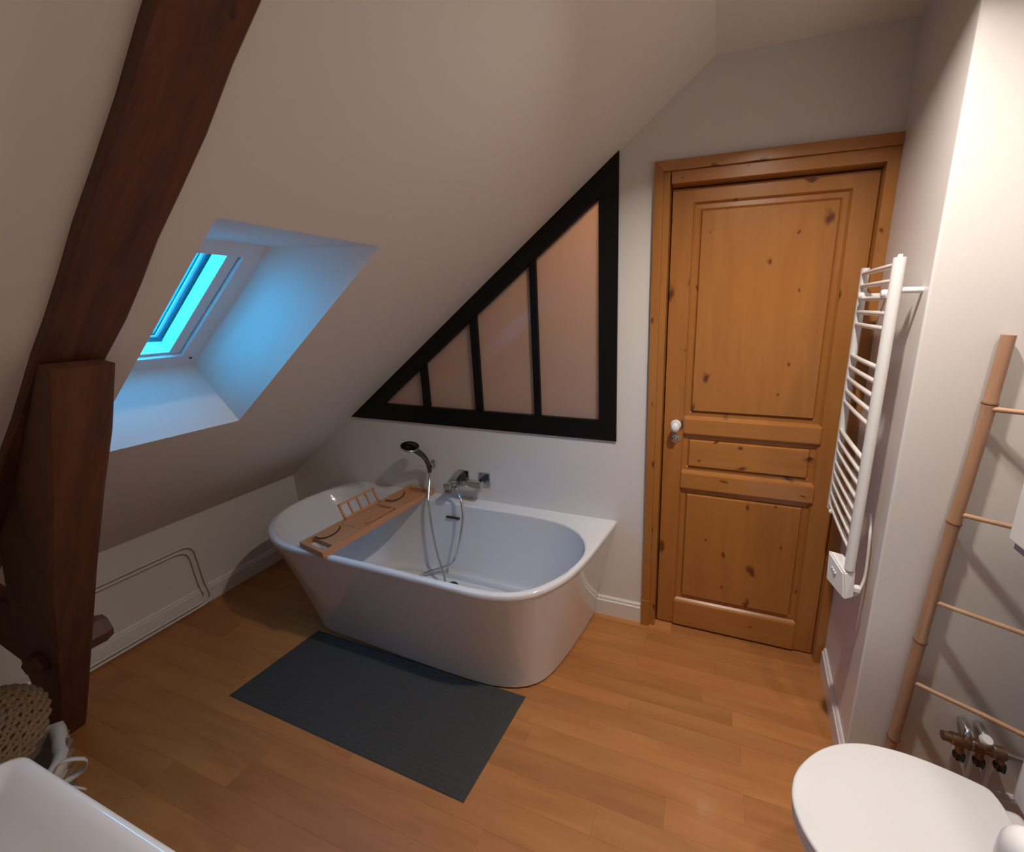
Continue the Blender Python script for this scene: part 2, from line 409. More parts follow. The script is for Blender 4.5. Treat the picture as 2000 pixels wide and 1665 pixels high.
# ---- baseboards
def baseboard(name, p0, p1, nrm, h, t, m, cap=True, z0=0):
    p0, p1, nrm = Vector((*p0, 0)), Vector((*p1, 0)), Vector((*nrm, 0)).normalized()
    d = p1-p0
    prof = [(0, 0), (t, 0), (t, h*.80), (t*.62, h*.84), (t*.62, h*.93), (t*.25, h), (0, h)]
    bm = bmesh.new()
    a = [bm.verts.new(p0+nrm*x+Vector((0, 0, z+z0))) for x, z in prof]; b = [bm.verts.new(p0+d+nrm*x+Vector((0, 0, z+z0))) for x, z in prof]
    n = len(prof)
    for i in range(n): bm.faces.new((a[i], a[(i+1) % n], b[(i+1) % n], b[i]))
    bm.faces.new(a[::-1]); bm.faces.new(b)
    return struct(new_obj(name, bm, m))
baseboard('baseboard_left', (0, -.03), (0, YF), (1, 0), .10, .015, SATIN)
baseboard('baseboard_back', (0, 0), (.56, 0), (0, -1), .10, .015, SATIN)
baseboard('baseboard_back', (2.07, 0), (2.337, 0), (0, -1), .105, .015, SATIN)
dr = Vector((XW1-XW0, YA, 0)).normalized(); nr_ = Vector((dr.y, -dr.x, 0))
baseboard('baseboard_right', (XW0-.003, -.03), (XW1, YA), (nr_.x, nr_.y), .105, .013, SATIN)
baseboard('baseboard_right', (XW1, YA), (XR, YA), (0, -1), .105, .013, SATIN)

# ---- floor of individual oak strips
fl = struct(boxo('floor', 0, XR, YF, .0, -.02, -.0035, JOINT))
ys = [0.035, -.045, -.135, -.212, -.290, -.362, -.427, -.489, -.563, -.650, -.737]
while ys[-1] > YF: ys.append(ys[-1]-.086)
for r_, (ya, yb) in enumerate(zip(ys, ys[1:])):
    yb = max(yb, YF); x = 0.0
    cuts = [0.0]; xx = random.uniform(.2, .8)
    while xx < XR-.15: cuts.append(xx); xx += random.uniform(.55, 1.05)
    if r_ == 7: cuts = [0, .5, 1.3, 2.02, 2.779, 3.35]
    cuts.append(XR)
    for a, b in zip(cuts, cuts[1:]):
        y1_ = ya
        bm = bmesh.new(); g = .0002
        box(bm, a+g, b-g, yb+g, min(y1_, .035)-g, -.0035, 0)
        new_obj('plank', bm, FLOORW, fl)

# ------------------------------------------------------------------ door
dr1 = empty('door_1', (2.75, 0, 0)); struct(dr1); dr1['label'] = 'knotty varnished pine door with three panels in a pine frame'
bm = bmesh.new()
prismo('architrave', [(2.337, 0), (2.372, 0), (2.372, 2.082), (2.337, 2.120)], Yb(-.022), Yb(.0), PINE_V, dr1, bev=.002)
prismo('architrave', [(2.337, 2.120), (2.372, 2.082), (3.149, 2.082), (3.149, 2.120)], Yb(-.022), Yb(.0), PINE_H, dr1, bev=.002)
def jamb(name, x0, x1, z0, z1, m, side):
    bm = bmesh.new()
    geo = box(bm, x0, x1, -.012, .085, z0, z1)
    for v in bm.verts:
        if v.co.y < 0:
            if side == 'l' and v.co.x > x0+.01: v.co.x -= .006
            if side == 't' and v.co.z < z0+.01: v.co.z += .010
    return new_obj(name, bm, m, dr1)
jamb('jamb', 2.3725, 2.404, 0, 2.081, PINE_V, 'l')
jamb('jamb', 3.112, 3.1485, 0, 2.081, PINE_V, 'r')
jamb('jamb', 2.404, 3.112, 2.028, 2.081, PINE_H, 't')
boxo('door_light_seal', 2.373, 2.43, .0665, .088, 0, 2.08, PINE_V, dr1)  # strips added behind the leaf gaps to block light leaking through
boxo('door_light_seal', 3.085, 3.1485, .0665, .088, 0, 2.08, PINE_V, dr1)
boxo('door_light_seal', 2.43, 3.085, .0665, .088, 2.0, 2.08, PINE_H, dr1)
boxo('threshold', 2.404, 3.112, .0355, .088, -.004, .004, PINE_H, dr1)
boxo('plinth_block', 2.334, 2.374, -.026, 0, 0, .145, PINE_V, dr1, .002)
leaf = empty('door_leaf', (2.75, .04, 0), dr1)
YL = .028
L = lambda n, x0, x1, z0, z1, y0, m, bev=.004, y1=.066: boxo(n, x0, x1, y0, y1, z0, z1, m, leaf, bev)
L('stile', 2.406, 2.489, .010, 2.026, YL, PINE_V, .0015)
L('stile', 3.032, 3.110, .010, 2.026, YL, PINE_V, .0015)
L('rail', 2.487, 3.034, 1.972, 2.026, YL, PINE_H, .003)
L('rail', 2.491, 3.037, 1.015, 1.092, YL-.010, PINE_H, .007)
L('rail', 2.489, 3.037, .752, .834, YL-.010, PINE_H, .007)
L('rail', 2.485, 3.033, .010, .152, YL-.010, PINE_H, .007)
def panel(x0, x1, z0, z1, m, fz=.03):
    bm = bmesh.new(); d0, d1 = YL+.014, YL+.004
    def rg(i, y): return [bm.verts.new((x, y, z)) for x, z in ((x0+i, z0+i), (x1-i, z0+i), (x1-i, z1-i), (x0+i, z1-i))]
    R = [rg(0, YL+.002), rg(.008, d0), rg(fz, d0), rg(fz+.005, d0+.004), rg(fz+.014, d1)]
    for a, b in zip(R, R[1:]):
        for i in range(4): bm.faces.new((a[i], a[(i+1) % 4], b[(i+1) % 4], b[i]))
    bm.faces.new(R[-1])
    o = new_obj('panel', bm, m, leaf)
    so_ = o.modifiers.new('s', 'SOLIDIFY'); so_.thickness = .006; so_.offset = -1
panel(2.487, 3.034, 1.088, 1.975, PINE_V, .026)
panel(2.487, 3.034, .830, 1.018, PINE_H, .024)
panel(2.487, 3.034, .148, .756, PINE_V, .026)
def facing(loc, d=(0, -1, 0)): return Matrix.Translation(loc) @ Vector(d).to_track_quat('Z', 'Y').to_matrix().to_4x4()
latheo('rose_plate', [(0, .006), (.018, .006), (.023, .003), (.024, 0)], CERAM, leaf, facing((2.458, YL, 1.053)))
Mk = facing((2.459, YL-.004, 1.053))
latheo('door_knob', [(.010, 0), (.010, .012), (.013, .018), (.020, .026), (.0235, .036), (.0225, .046), (.016, .054), (.007, .0575), (0, .058)], CERAM, leaf, Mk @ Matrix.Scale(.85, 4, (1, 0, 0)))
latheo('escutcheon', [(0, .005), (.017, .005), (.0205, .003), (.021, 0)], CHROME, leaf, facing((2.4585, YL, .990)))
boxo('thumb_turn', 2.4555, 2.4615, YL-.022, YL-.004, .974, 1.004, CHROME, leaf, .002)
for s in (-1, 1): latheo('screw', [(0, .0012), (.0028, .001), (.003, 0)], BLACKP, leaf, facing((2.4585+s*.013, YL-.005, .990)), 10)
leaf.matrix_parent_inverse = Matrix.Identity(4)
leaf.location = (0, 0, 0)
settle(dr1)

# ------------------------------------------------------------------ timber truss: rafter, leaning post, tie, pegs
tf = empty('timber_truss', (.33, -1.22, 0)); tag(tf, 'dark stained roof timber frame with leaning post and rafter under the sloped ceiling', 'beam')
def wobble(bm, amp, freq, cuts):
    from mathutils import noise
    bmesh.ops.subdivide_edges(bm, edges=bm.edges[:], cuts=cuts, use_grid_fill=True)
    for v in bm.verts:
        v.co += noise.noise_vector(v.co*freq)*amp
def hexa(bm, P):
    v = [bm.verts.new(p) for p in P]
    for f in ((0, 1, 2, 3), (7, 6, 5, 4), (0, 4, 5, 1), (1, 5, 6, 2), (2, 6, 7, 3), (3, 7, 4, 0)): bm.faces.new([v[i] for i in f])
bm = bmesh.new()
# rafter: s from knee wall to beyond flat ceiling line
yr = lambda s: -1.228-.034*max(0, (s-1.7))      # edge towards the skylight
yl_ = lambda s: -1.330-.010*(s-1.4)*2.2
s0, s1 = .02, 2.98
secs = [s0+(s1-s0)*i/24 for i in range(25)]
rings = []
for i, s in enumerate(secs):
    a, b = yr(s), yl_(s); jx = .0022*sin(i*1.9)+.0015*sin(i*4.3)
    rings.append([bm.verts.new(sl(s, y, n)) for y, n in ((a+jx, 0), (a+jx, -.014), (a+jx-.004, -.018), (b+.004+jx*.6, -.018), (b+jx*.6, -.014), (b+jx*.6, 0))])
for a, b in zip(rings, rings[1:]):
    for k in range(6): bm.faces.new((a[k], a[(k+1) % 6], b[(k+1) % 6], b[k]))
bm.faces.new(rings[0][::-1]); bm.faces.new(rings[-1])
new_obj('rafter', bm, TIMBER, tf)
bm = bmesh.new()
# leaning post: front line from foot to rafter
PF = [(.340, 0), (.377, .05), (.694, .517), (.929, .866), (1.099, 1.118), (1.22, 1.297), (1.333, 1.464)]
PR = [-1.190, -1.192, -1.209, -1.221, -1.226, -1.226, -1.236]
PLf = [-1.256, -1.259, -1.288, -1.312, -1.320, -1.328, -1.336]
PBk = [(.318, 0), (.315, .05), (.30, .40), (.55, .90), (.80, 1.095), (1.02, 1.262), (1.30, 1.475)]
PBy = [-1.256, -1.258, -1.262, -1.275, -1.285, -1.306, -1.333]
rings = []
for (fx, fz), (bx, bz), yr_, ylf, yb_ in zip(PF, PBk, PR, PLf, PBy):
    rings.append([bm.verts.new(p) for p in ((fx-.004, yr_+.002, fz+.002), (fx, yr_-.005, fz), (fx, ylf+.006, fz), (fx-.004, ylf, fz+.002), (bx, yb_, bz), (bx, yr_-.008, bz))])
for a, b in zip(rings, rings[1:]):
    for k in range(6): bm.faces.new((a[k], a[(k+1) % 6], b[(k+1) % 6], b[k]))
bm.faces.new(rings[0][::-1]); bm.faces.new(rings[-1])
new_obj('post', bm, TIMBER, tf)
bm = bmesh.new()
hexa(bm, [Vector(p) for p in ((0.0, -1.22, .43), (.33, -1.23, .36), (.52, -1.23, .60), (0.0, -1.22, .66),
                              (0.0, -1.262, .43), (.33, -1.262, .36), (.52, -1.264, .60), (0.0, -1.262, .66))])
new_obj('tie', bm, TIMBER, tf)
def peg(c, ax, r, l):
    M_ = facing(c, ax); bm = bmesh.new()
    lathe(bm, [(0, -l), (r, -l), (r*1.02, l*.55), (r*.8, l), (0, l)], 6, M_)
    return new_obj('peg', bm, PEGW, tf)
peg((.592, -1.180, .487), (.10, 1, .05), .050, .045)
peg((.575, -1.298, .47), (.25, -1, .1), .036, .016)
settle(tf)

# ------------------------------------------------------------------ heating pipes on the knee wall
def pipe(y_start, y_turn, ztop, x, zb, off, labeltxt):
    r = .0065
    pts = [(x, -1.30, ztop)] + [(x, y_turn-.05, ztop)] + [(x, y_turn-.05+.05*sin(a), ztop-.05+.05*cos(a)) for a in [pi/8, pi/4, 3*pi/8, pi/2]]
    pts += [(x, y_turn, .12), (x, y_turn, zb+.03)]
    return tubeo('heating_pipe', pts, r, SATIN, None, 10)
def hp(zt, yt, zb, lab, xs_):
    P = [(.017, -1.40, zt-.015*0), (.017, yt-.06, zt)]
    for k in range(1, 6): a = k*pi/10; P.append((.017, yt-.06+.06*sin(a), zt-.06+.06*cos(a)))
    P += [(.017, yt+.006, .16), (.024, yt+.008, .10), (xs_, yt+.012, zb+.045)]
    for k in range(1, 6): a = k*pi/10; P.append((xs_, yt+.012-.045*(1-cos(a)), zb+.045-.045*sin(a)))
    P += [(xs_, -1.40, zb)]
    o = tubeo('heating_pipe', P, .0055, SATIN, None, 10)
    tag(o, lab, 'pipe', 'painted heating pipes on the knee wall'); return o
hp(.372, -.590, .012, 'outer white painted heating pipe looping on the low knee wall, topmost run', .032)
hp(.352, -.615, .030, 'inner white painted heating pipe nested inside the outer one', .030)

# ------------------------------------------------------------------ bath
bt = empty('bathtub', (1.4, -.33, 0)); tag(bt, 'large white freestanding back-to-wall bathtub with rounded ends under the triangular window', 'bathtub')
CX, CY = 1.32, -.32
def polyline(pts, corners=()):
    return [Vector((x, y, 0)) for x, y in pts]
outer_l = spline([(x, y, 0) for x, y in [(.535, 0), (.489, -.11), (.457, -.23), (.452, -.33), (.468, -.42), (.520, -.505), (.605, -.578), (.703, -.628), (.80, -.652), (.92, -.656), (1.05, -.656), (1.33, -.657), (1.60, -.660), (1.74, -.663), (1.84, -.660), (1.945, -.636), (2.035, -.580), (2.108, -.472), (2.148, -.342), (2.174, -.18), (2.199, 0)]], 6)
inner_l = spline([(x, y, 0) for x, y in [(.70, -.082), (.56, -.10), (.50, -.18), (.482, -.28), (.488, -.37), (.520, -.45), (.60, -.535), (.70, -.594), (.82, -.622), (1.0, -.630), (1.33, -.632), (1.65, -.634), (1.82, -.634), (1.92, -.617), (1.995, -.577), (2.055, -.505), (2.103, -.410), (2.121, -.320), (2.110, -.245), (2.06, -.170), (1.975, -.117), (1.86, -.092), (1.70, -.086), (1.40, -.084), (1.00, -.082)]], 6, True)
base_l = spline([(x, y, 0) for x, y in [(.715, 0), (.69, -.12), (.685, -.25), (.695, -.38), (.735, -.485), (.80, -.532), (.90, -.545), (1.04, -.549), (1.36, -.562), (1.60, -.567), (1.76, -.565), (1.875, -.546), (1.954, -.508), (2.004, -.445), (2.044, -.311), (2.071, -.16), (2.093, 0)]], 6)
floor_l = spline([(x, y, 0) for x, y in [(1.0, -.175), (.93, -.25), (.92, -.36), (.96, -.45), (1.06, -.50), (1.4, -.51), (1.75, -.505), (1.85, -.46), (1.89, -.36), (1.87, -.25), (1.80, -.175), (1.4, -.155)]], 6, True)
outer_l.append(Vector((1.3, 0, 0))); base_l.append(Vector((1.3, 0, 0)))
def hit(poly, ang):
    d = Vector((cos(ang), sin(ang))); best = None; n = len(poly)
    for i in range(n):
        a = poly[i]; b = poly[(i+1) % n]
        ax, ay, bx, by = a.x-CX, a.y-CY, b.x-CX, b.y-CY
        ex, ey = bx-ax, by-ay
        den = d.x*ey-d.y*ex
        if abs(den) < 1e-12: continue
        t = (ax*ey-ay*ex)/den; u = (ax*d.y-ay*d.x)/den
        if t > 0 and -1e-6 <= u <= 1+1e-6 and (best is None or t > best): best = t
    return Vector((CX+d.x*best, CY+d.y*best, 0))
angs = [2*pi*i/120 for i in range(120)]
for c in ((2.199, 0), (.535, 0)): angs.append(atan2(c[1]-CY, c[0]-CX) % (2*pi))
angs = sorted(angs); dd = []
for a in angs:
    if not dd or a-dd[-1] > .012: dd.append(a)
for c in ((2.199, 0), (.535, 0)):
    t = atan2(c[1]-CY, c[0]-CX) % (2*pi); k = min(range(len(dd)), key=lambda i: abs(dd[i]-t)); dd[k] = t
angs = dd
O = [hit(outer_l, a) for a in angs]; I = [hit(inner_l, a) for a in angs]; Bs = [hit(base_l, a) for a in angs]; Fl = [hit(floor_l, a) for a in angs]
H = .545
def lerp(a, b, t): return a+(b-a)*t
def insetc(P, Q, d):       # move P towards Q by distance d, keeping points on the wall on it
    out = []
    for p, q in zip(P, Q):
        v = (q-p); v = v.normalized()*min(d, v.length)
        r = p+v
        if p.y > -1e-4: r.y = 0.0 if d < .02 else r.y
        out.append(r)
    return out
def loft(name, rings, m, parent, cap_last=False, auto=50):
    bm = bmesh.new(); RR = [[bm.verts.new(p) for p in r] for r in rings]; n = len(RR[0])
    for a, b in zip(RR, RR[1:]):
        for k in range(n): bm.faces.new((a[k], a[(k+1) % n], b[(k+1) % n], b[k]))
    if cap_last: bm.faces.new(RR[-1])
    return new_obj(name, bm, m, parent, True, auto)
def at(P, z): return [Vector((p.x, min(p.y, -.0005), z)) for p in P]
shell = [at(Bs, .010)]
for k in range(0, 11):
    t = k/10; tt = t**1.12
    shell.append(at([lerp(b, o, tt) for b, o in zip(Bs, insetc(O, I, .004))], .010+t*(H-.022-.010)))
loft('shell', shell, ACRYL, bt)
rim = [at(insetc(O, I, .012), H-.024), at(insetc(O, I, .001), H-.020), at(O, H-.012), at(insetc(O, I, .0025), H-.003), at(insetc(O, I, .007), H),
       at([lerp(i, o, .18) for i, o in zip(I, O)], H)]
Iin = [lerp(i, Vector((CX, CY, 0)), 0) for i in I]
rim += [at([i+(o-i).normalized()*.005 for i, o in zip(I, O)], H-.0005), at(I, H-.006)]
loft('rim', rim, ACRYL, bt)
basin = [at(I, H-.006)]
for k in range(1, 15):
    t = k/14; z = lerp(H-.006, .165, t)
    f = (t**1.25)*.80
    basin.append(at([lerp(i, g, f) for i, g in zip(I, Fl)], z))
for k in range(1, 6):
    a = k*pi/10
    basin.append(at([lerp(i, g, .80+.20*sin(a)) for i, g in zip(I, Fl)], .165-.035*(1-cos(a))-.0*k))
cen = Vector((CX+.08, CY-.03, 0))
for t in (.35, .7): basin.append(at([lerp(g, cen, t) for g in Fl], .130-.008*t))
loft('basin', basin, ACRYL, bt, True, 60)
loft('plinth', [at([lerp(b, Vector((CX, CY, 0)), .05) for b in Bs], 0), at([lerp(b, Vector((CX, CY, 0)), .05) for b in Bs], .012)], BLACKP, bt)
# overflow slot and waste
bm = bmesh.new(); tube(bm, [(1.272, -.100, .470), (1.352, -.100, .470)], .0065, 10); new_obj('overflow', bm, DARKCH, bt, True, 40)
latheo('waste', [(0, .010), (.022, .010), (.030, .004), (.032, 0)], DARKCH, bt, Matrix.Translation((1.352, -.212, .136)))
settle(bt)

# ------------------------------------------------------------------ bath tray
ty = empty('bath_tray', (1.0, -.33, H)); tag(ty, 'bamboo bath caddy tray lying across the left end of the white bathtub', 'tray')
Z0, Z1 = H+.002, H+.030
def tp(u, v, z):   # u 0..1 across (left->right), v 0..1 front->back
    xl = lerp(.905, .960, v); xr = lerp(1.080, 1.135, v); y = lerp(-.672, -.012, v)+0.0*u
    return Vector((lerp(xl, xr, u), y+lerp(.030, 0, u)*(1-v), z))
def tslab(name, u0, u1, v0, v1, z0, z1, m=TRAYW, bev=.0015):
    bm = bmesh.new(); hexa(bm, [tp(u0, v0, z0), tp(u1, v0, z0), tp(u1, v1, z0), tp(u0, v1, z0), tp(u0, v0, z1), tp(u1, v0, z1), tp(u1, v1, z1), tp(u0, v1, z1)])
    bmesh.ops.recalc_face_normals(bm, faces=bm.faces)
    bmesh.ops.bevel(bm, geom=bm.edges[:], offset=bev, segments=1, affect='EDGES')
    return new_obj(name, bm, m, ty)
tslab('side_rail', 0, .09, 0, 1, Z0, Z1); tslab('side_rail', .91, 1, 0, 1, Z0, Z1)
tslab('end_board', .09, .91, 0, .025, Z0, Z1); tslab('end_board', .09, .91, .975, 1, Z0, Z1)
for v0, v1 in ((.10, .30), (.30, .70), (.70, .90)):
    for k in range(4):
        u0 = .09+.82*k/4
        tslab('slat', u0+.004, u0+.82/4-.004, v0, v1-.003, Z0+.012, Z1-.003, bev=.001)
tslab('cross_bar', .09, .91, .085, .10, Z0, Z1-.002); tslab('cross_bar', .09, .91, .90, .915, Z0, Z1-.002)
tslab('ledge', .25, .93, .60, .615, Z1, Z1+.012, bev=.001); tslab('ledge', .80, .86, .36, .60, Z1, Z1+.010, bev=.001)
# tilted book rack with four openings
def rk(a, b): # a along tray (v .34..62), b up the rack
    v = lerp(.335, .655, a); base = tp(.10, v, Z1)
    return base+Vector((-.045*b, .010*b, .072*b))
def rbar(a0, a1, b0, b1):
    bm = bmesh.new(); nn = Vector((-.85, 0, -.5)).normalized()*.007
    q = [rk(a0, b0), rk(a1, b0), rk(a1, b1), rk(a0, b1)]
    hexa(bm, q+[p+nn for p in q]); bmesh.ops.recalc_face_normals(bm, faces=bm.faces)
    return bm
rack_parts = [(0, 1, 0, .16), (0, 1, .88, 1), (0, .045, 0, 1), (.955, 1, 0, 1), (.235, .27, .1, .95), (.475, .51, .1, .95), (.72, .755, .1, .95)]
rk_root = new_obj('book_rack', rbar(*rack_parts[0]), TRAYW, ty)
for q in rack_parts[1:]: new_obj('rack_bar', rbar(*q), TRAYW, rk_root)
for sgn in (0, 1):
    v = (.14, .74)[sgn]
    c = tp(.35, v, Z1+.004)
    P = [c+Vector((.05*sin(a)-.02, .055*cos(a)+.02, .002+.004*sin(2*a))) for a in [pi*.15+k*pi*.9/10 for k in range(11)]]
    tubeo('wire_holder', P, .0028, DARKCH, ty, 8)
settle(ty)

# ------------------------------------------------------------------ hand shower, holder, hose, mixer
hs = empty('hand_shower', (1.138, 0, .72)); tag(hs, 'chrome hand shower in a round wall holder with hose hanging into the bathtub', 'shower')
Mh = facing((1.142, 0, .728))
latheo('wall_holder', [(0, .012), (.018, .012), (.0225, .008), (.0225, 0)], CHROME, hs, Mh)
tubeo('holder_arm', [(1.140, -.008, .727), (1.140, -.030, .724)], .010, CHROME, hs)
tubeo('handle', spline([(1.145, -.046, .690), (1.140, -.044, .725), (1.138, -.060, .775), (1.133, -.088, .815), (1.118, -.110, .842)], 6), [.009, .0095, .010, .0105, .011, .011, .012, .012, .012, .012, .012, .013, .013, .013, .014, .014, .014, .015, .015, .016, .016, .016, .016, .015, .014], DARKCH, hs)
Mhd = facing((1.088, -.112, .858), (.30, -.10, .95))
latheo('shower_head', [(0, -.012), (.030, -.012), (.044, -.006), (.048, .002), (.044, .006), (.034, .004), (.020, .010), (0, .012)], DARKCH, hs, Mhd @ Matrix.Scale(1.2, 4, (0, 1, 0)) if False else Mhd)
bm = bmesh.new(); tube(bm, [Mhd @ Vector((.046*cos(2*pi*k/32), .046*sin(2*pi*k/32), .002)) for k in range(32)], .0035, 8, True); new_obj('head_ring', bm, CHROME, hs, True)
hose = spline([(1.146, -.047, .690), (1.150, -.060, .655), (1.172, -.105, .590), (1.189, -.130, .547), (1.215, -.158, .445), (1.245, -.182, .350), (1.283, -.205, .262), (1.318, -.222, .185), (1.318, -.235, .152),
               (1.27, -.27, .142), (1.19, -.27, .142), (1.145, -.225, .145), (1.175, -.185, .160), (1.25, -.165, .190), (1.325, -.175, .235), (1.375, -.195, .300), (1.408, -.205, .365), (1.424, -.195, .445), (1.420, -.160, .525), (1.395, -.130, .600), (1.352, -.104, .640)], 9)
tubeo('hose', hose, .0058, CHROME, hs, 10)
settle(hs)
mx_ = empty('bath_mixer', (1.38, 0, .66)); tag(mx_, 'square chrome bath mixer tap on the back wall above the bathtub', 'tap')
boxo('rosette', 1.436, 1.500, -.010, 0, .640, .712, CHROME, mx_, .002)
boxo('rosette', 1.305, 1.368, -.010, 0, .640, .712, CHROME, mx_, .002)
tubeo('inlet', [(1.466, -.008, .676), (1.466, -.040, .676)], .017, DARKCH, mx_)
tubeo('inlet', [(1.335, -.008, .676), (1.335, -.040, .676)], .017, DARKCH, mx_)
boxo('body', 1.300, 1.482, -.074, -.040, .648, .682, CHROME, mx_, .003)
boxo('spout', 1.296, 1.338, -.135, -.050, .650, .680, CHROME, mx_, .003)
Ml = Matrix.Translation((1.352, -.085, .712)) @ Matrix.Rotation(radians(-16), 4, 'X') @ Matrix.Rotation(radians(24), 4, 'Y')
Ml = Matrix.Translation((1.345, -.078, .716)) @ Matrix.Rotation(radians(22), 4, 'X') @ Matrix.Rotation(radians(-8), 4, 'Y')
boxo('lever', -.022, .020, -.055, .026, -.005, .005, CHROME, mx_, .002, Ml)
boxo('cartridge', 1.322, 1.372, -.085, -.035, .680, .716, DARKCH, mx_, .004)
boxo('diverter', 1.290, 1.322, -.120, -.098, .622, .646, BRASS, mx_, .003)
tubeo('hose_nut', [(1.352, -.104, .660), (1.352, -.104, .632)], .010, CHROME, mx_)
settle(mx_)

# ------------------------------------------------------------------ bath mat
bm = bmesh.new()
c00, c10, c11, c01 = Vector((.751, -.936, 0)), Vector((1.912, -.956, 0)), Vector((1.946, -.559, 0)), Vector((.790, -.556, 0))
NX, NY = 40, 128
grid = []
for j in range(NY+1):
    row = []
    for i in range(NX+1):
        u, v = i/NX, j/NY
        p = lerp(lerp(c00, c10, u), lerp(c01, c11, u), v)
        e = min(u, 1-u, v, 1-v)
        z = .0055+(.0042*(.5+.5*cos(2*pi*v*25)) if e > .012 else -.001)
        if e == 0: z = .001
        row.append(bm.verts.new((p.x, p.y, z)))
    grid.append(row)
for j in range(NY):
    for i in range(NX): bm.faces.new((grid[j][i], grid[j][i+1], grid[j+1][i+1], grid[j+1][i]))
bot = [bm.verts.new((p.x, p.y, .0003)) for p in (c00, c10, c11, c01)]; bm.faces.new(bot[::-1])
m_ = new_obj('bath_mat', bm, MATF, None, True, 60); tag(m_, 'dark grey ribbed bath mat on the wooden floor in front of the bathtub', 'mat')

# ------------------------------------------------------------------ towel radiator
rd = empty('towel_radiator', (3.055, -.25, .7)); tag(rd, 'white ladder style towel radiator on the wall beside the pine door', 'radiator')
NP = Vector((3.048, -.430, 0)); FP = Vector((3.072, -.088, 0))
dv = (FP-NP).normalized(); wn = Vector((dv.y, -dv.x, 0))     # wn points to the wall side (+x)
if wn.x < 0: wn = -wn
def dcol(name, P, z0, z1, w, d, z0m=None):
    bm = bmesh.new()
    prof = [(wn*(d*.5*cos(a))+dv*(w*.5*sin(a))) for a in [2*pi*k/20 for k in range(20)]]
    a = [bm.verts.new(P+q+Vector((0, 0, z0))) for q in prof]; b = [bm.verts.new(P+q+Vector((0, 0, z1))) for q in prof]
    for k in range(20): bm.faces.new((a[k], a[(k+1) % 20], b[(k+1) % 20], b[k]))
    bm.faces.new(a[::-1]); bm.faces.new(b)
    return new_obj(name, bm, ENAMEL, rd, True, 40)
dcol('side_tube', NP, .757, 1.692, .030, .030)
dcol('side_tube', FP, .797, 1.692, .030, .026)
tubeo('end_cap', [NP+Vector((0, 0, 1.692)), NP+Vector((0, 0, 1.700))], .006, ENAMEL, rd)
BZ = [1.673, 1.632, 1.590, 1.546, 1.505, 1.396, 1.355, 1.313, 1.268, 1.227, 1.119, 1.076, 1.036, .991, .950, .908, .864, .820]
for z in BZ:
    P = [NP+dv*.010-wn*.004, NP+dv*.06-wn*.006, (NP+FP)/2-wn*.007, FP-dv*.06-wn*.006, FP-dv*.010-wn*.004]
    tubeo('bar', [p+Vector((0, 0, z)) for p in P], .0075, ENAMEL, rd, 10)
for P, z in ((NP+dv*.004, 1.608), (FP-dv*.012, 1.600)):
    t0 = P+Vector((0, 0, z)); 
    wx = XW0+(XW0-XW1)/(-YA)*t0.y
    tubeo('bracket', [t0, Vector((wx-.0005, t0.y, z))], .0085, ENAMEL, rd, 14)
for q in (.1, .85):
    p = lerp(NP, FP, q)+Vector((0, 0, 1.600))-wn*.014
    latheo('bracket_cap', [(0, .008), (.009, .008), (.012, .004), (.012, -.02)], ENAMEL, rd, facing(p, -wn), 14)
latheo('bleed_knob', [(0, .008), (.006, .008), (.009, .003), (.009, -.012)], ENAMEL, rd, facing(lerp(NP, FP, .80)+Vector((0, 0, .815))-wn*.012, -wn), 14)
# thermostat box with its tilted control face
bx = bmesh.new()
hexa(bx, [Vector(p) for p in ((2.996, -.400, .690), (3.040, -.452, .655), (3.070, -.440, .664), (3.045, -.385, .690),
                              (2.992, -.398, .795), (3.030, -.443, .745), (3.066, -.436, .757), (3.040, -.385, .780))])
bmesh.ops.recalc_face_normals(bx, faces=bx.faces)
bmesh.ops.bevel(bx, geom=bx.edges[:], offset=.004, segments=2, affect='EDGES')
tb = new_obj('thermostat_box', bx, PLAST, rd)
for k in range(3):
    p = Vector((3.006+.003*k, -.4145-.005*k, .742-.006*k))
    latheo('button', [(0, .003), (.0032, .002), (.0035, -.004)], PLAST, tb, facing(p, (-.75, -.65, .05)), 10)
tubeo('power_cord', spline([(3.062, -.430, .668), (3.082, -.425, .672), (3.099, -.412, .72), (3.101, -.405, .79), (3.099, -.400, .86), (3.103, -.375, .90), (3.110, -.350, .915)], 6), .0042, PLAST, rd, 8)
boxo('cord_gland', 3.066, 3.086, -.440, -.420, .680, .700, PLAST, rd, .004)
settle(rd)

# ------------------------------------------------------------------ bamboo ladder
ld = empty('bamboo_ladder', (3.2, -.497, 0)); tag(ld, 'decorative bamboo ladder leaning on the white wall right of the radiator', 'ladder')
yaw = radians(-25); rdv = Vector((cos(yaw), sin(yaw), 0))
def rail(off):
    a = Vector((3.206, -.496, 0))+off; b = Vector((3.275, -.491, 1.496))+off
    P = []; R_ = []
    nodes = [.15, .40, .66, .885]
    ts = sorted(set([i/48 for i in range(49)]+[n+d for n in nodes for d in (-.006, 0, .006)]))
    for t in ts:
        P.append(lerp(a, b, t)+Vector((.0025*sin(t*9), .001*cos(t*7), 0)))
        dn = min(abs(t-n) for n in nodes)
        R_.append(.0155+.0018*max(0, 1-dn/.012)-.0012*t)
    bm = bmesh.new(); tube(bm, P, R_, 16); o = new_obj('rail', bm, BAMBOO, ld, True, 50)
    for n in nodes:
        p = lerp(a, b, n)+Vector((.0025*sin(n*9), .001*cos(n*7), 0)); d = (b-a).normalized()
        tubeo('node', [p-d*.0035, p, p+d*.0035], [.0168-.0012*n, .0182-.0012*n, .0168-.0012*n], BAMBN, o, 16)
LEN = .30
rail(Vector()); rail(rdv*LEN)
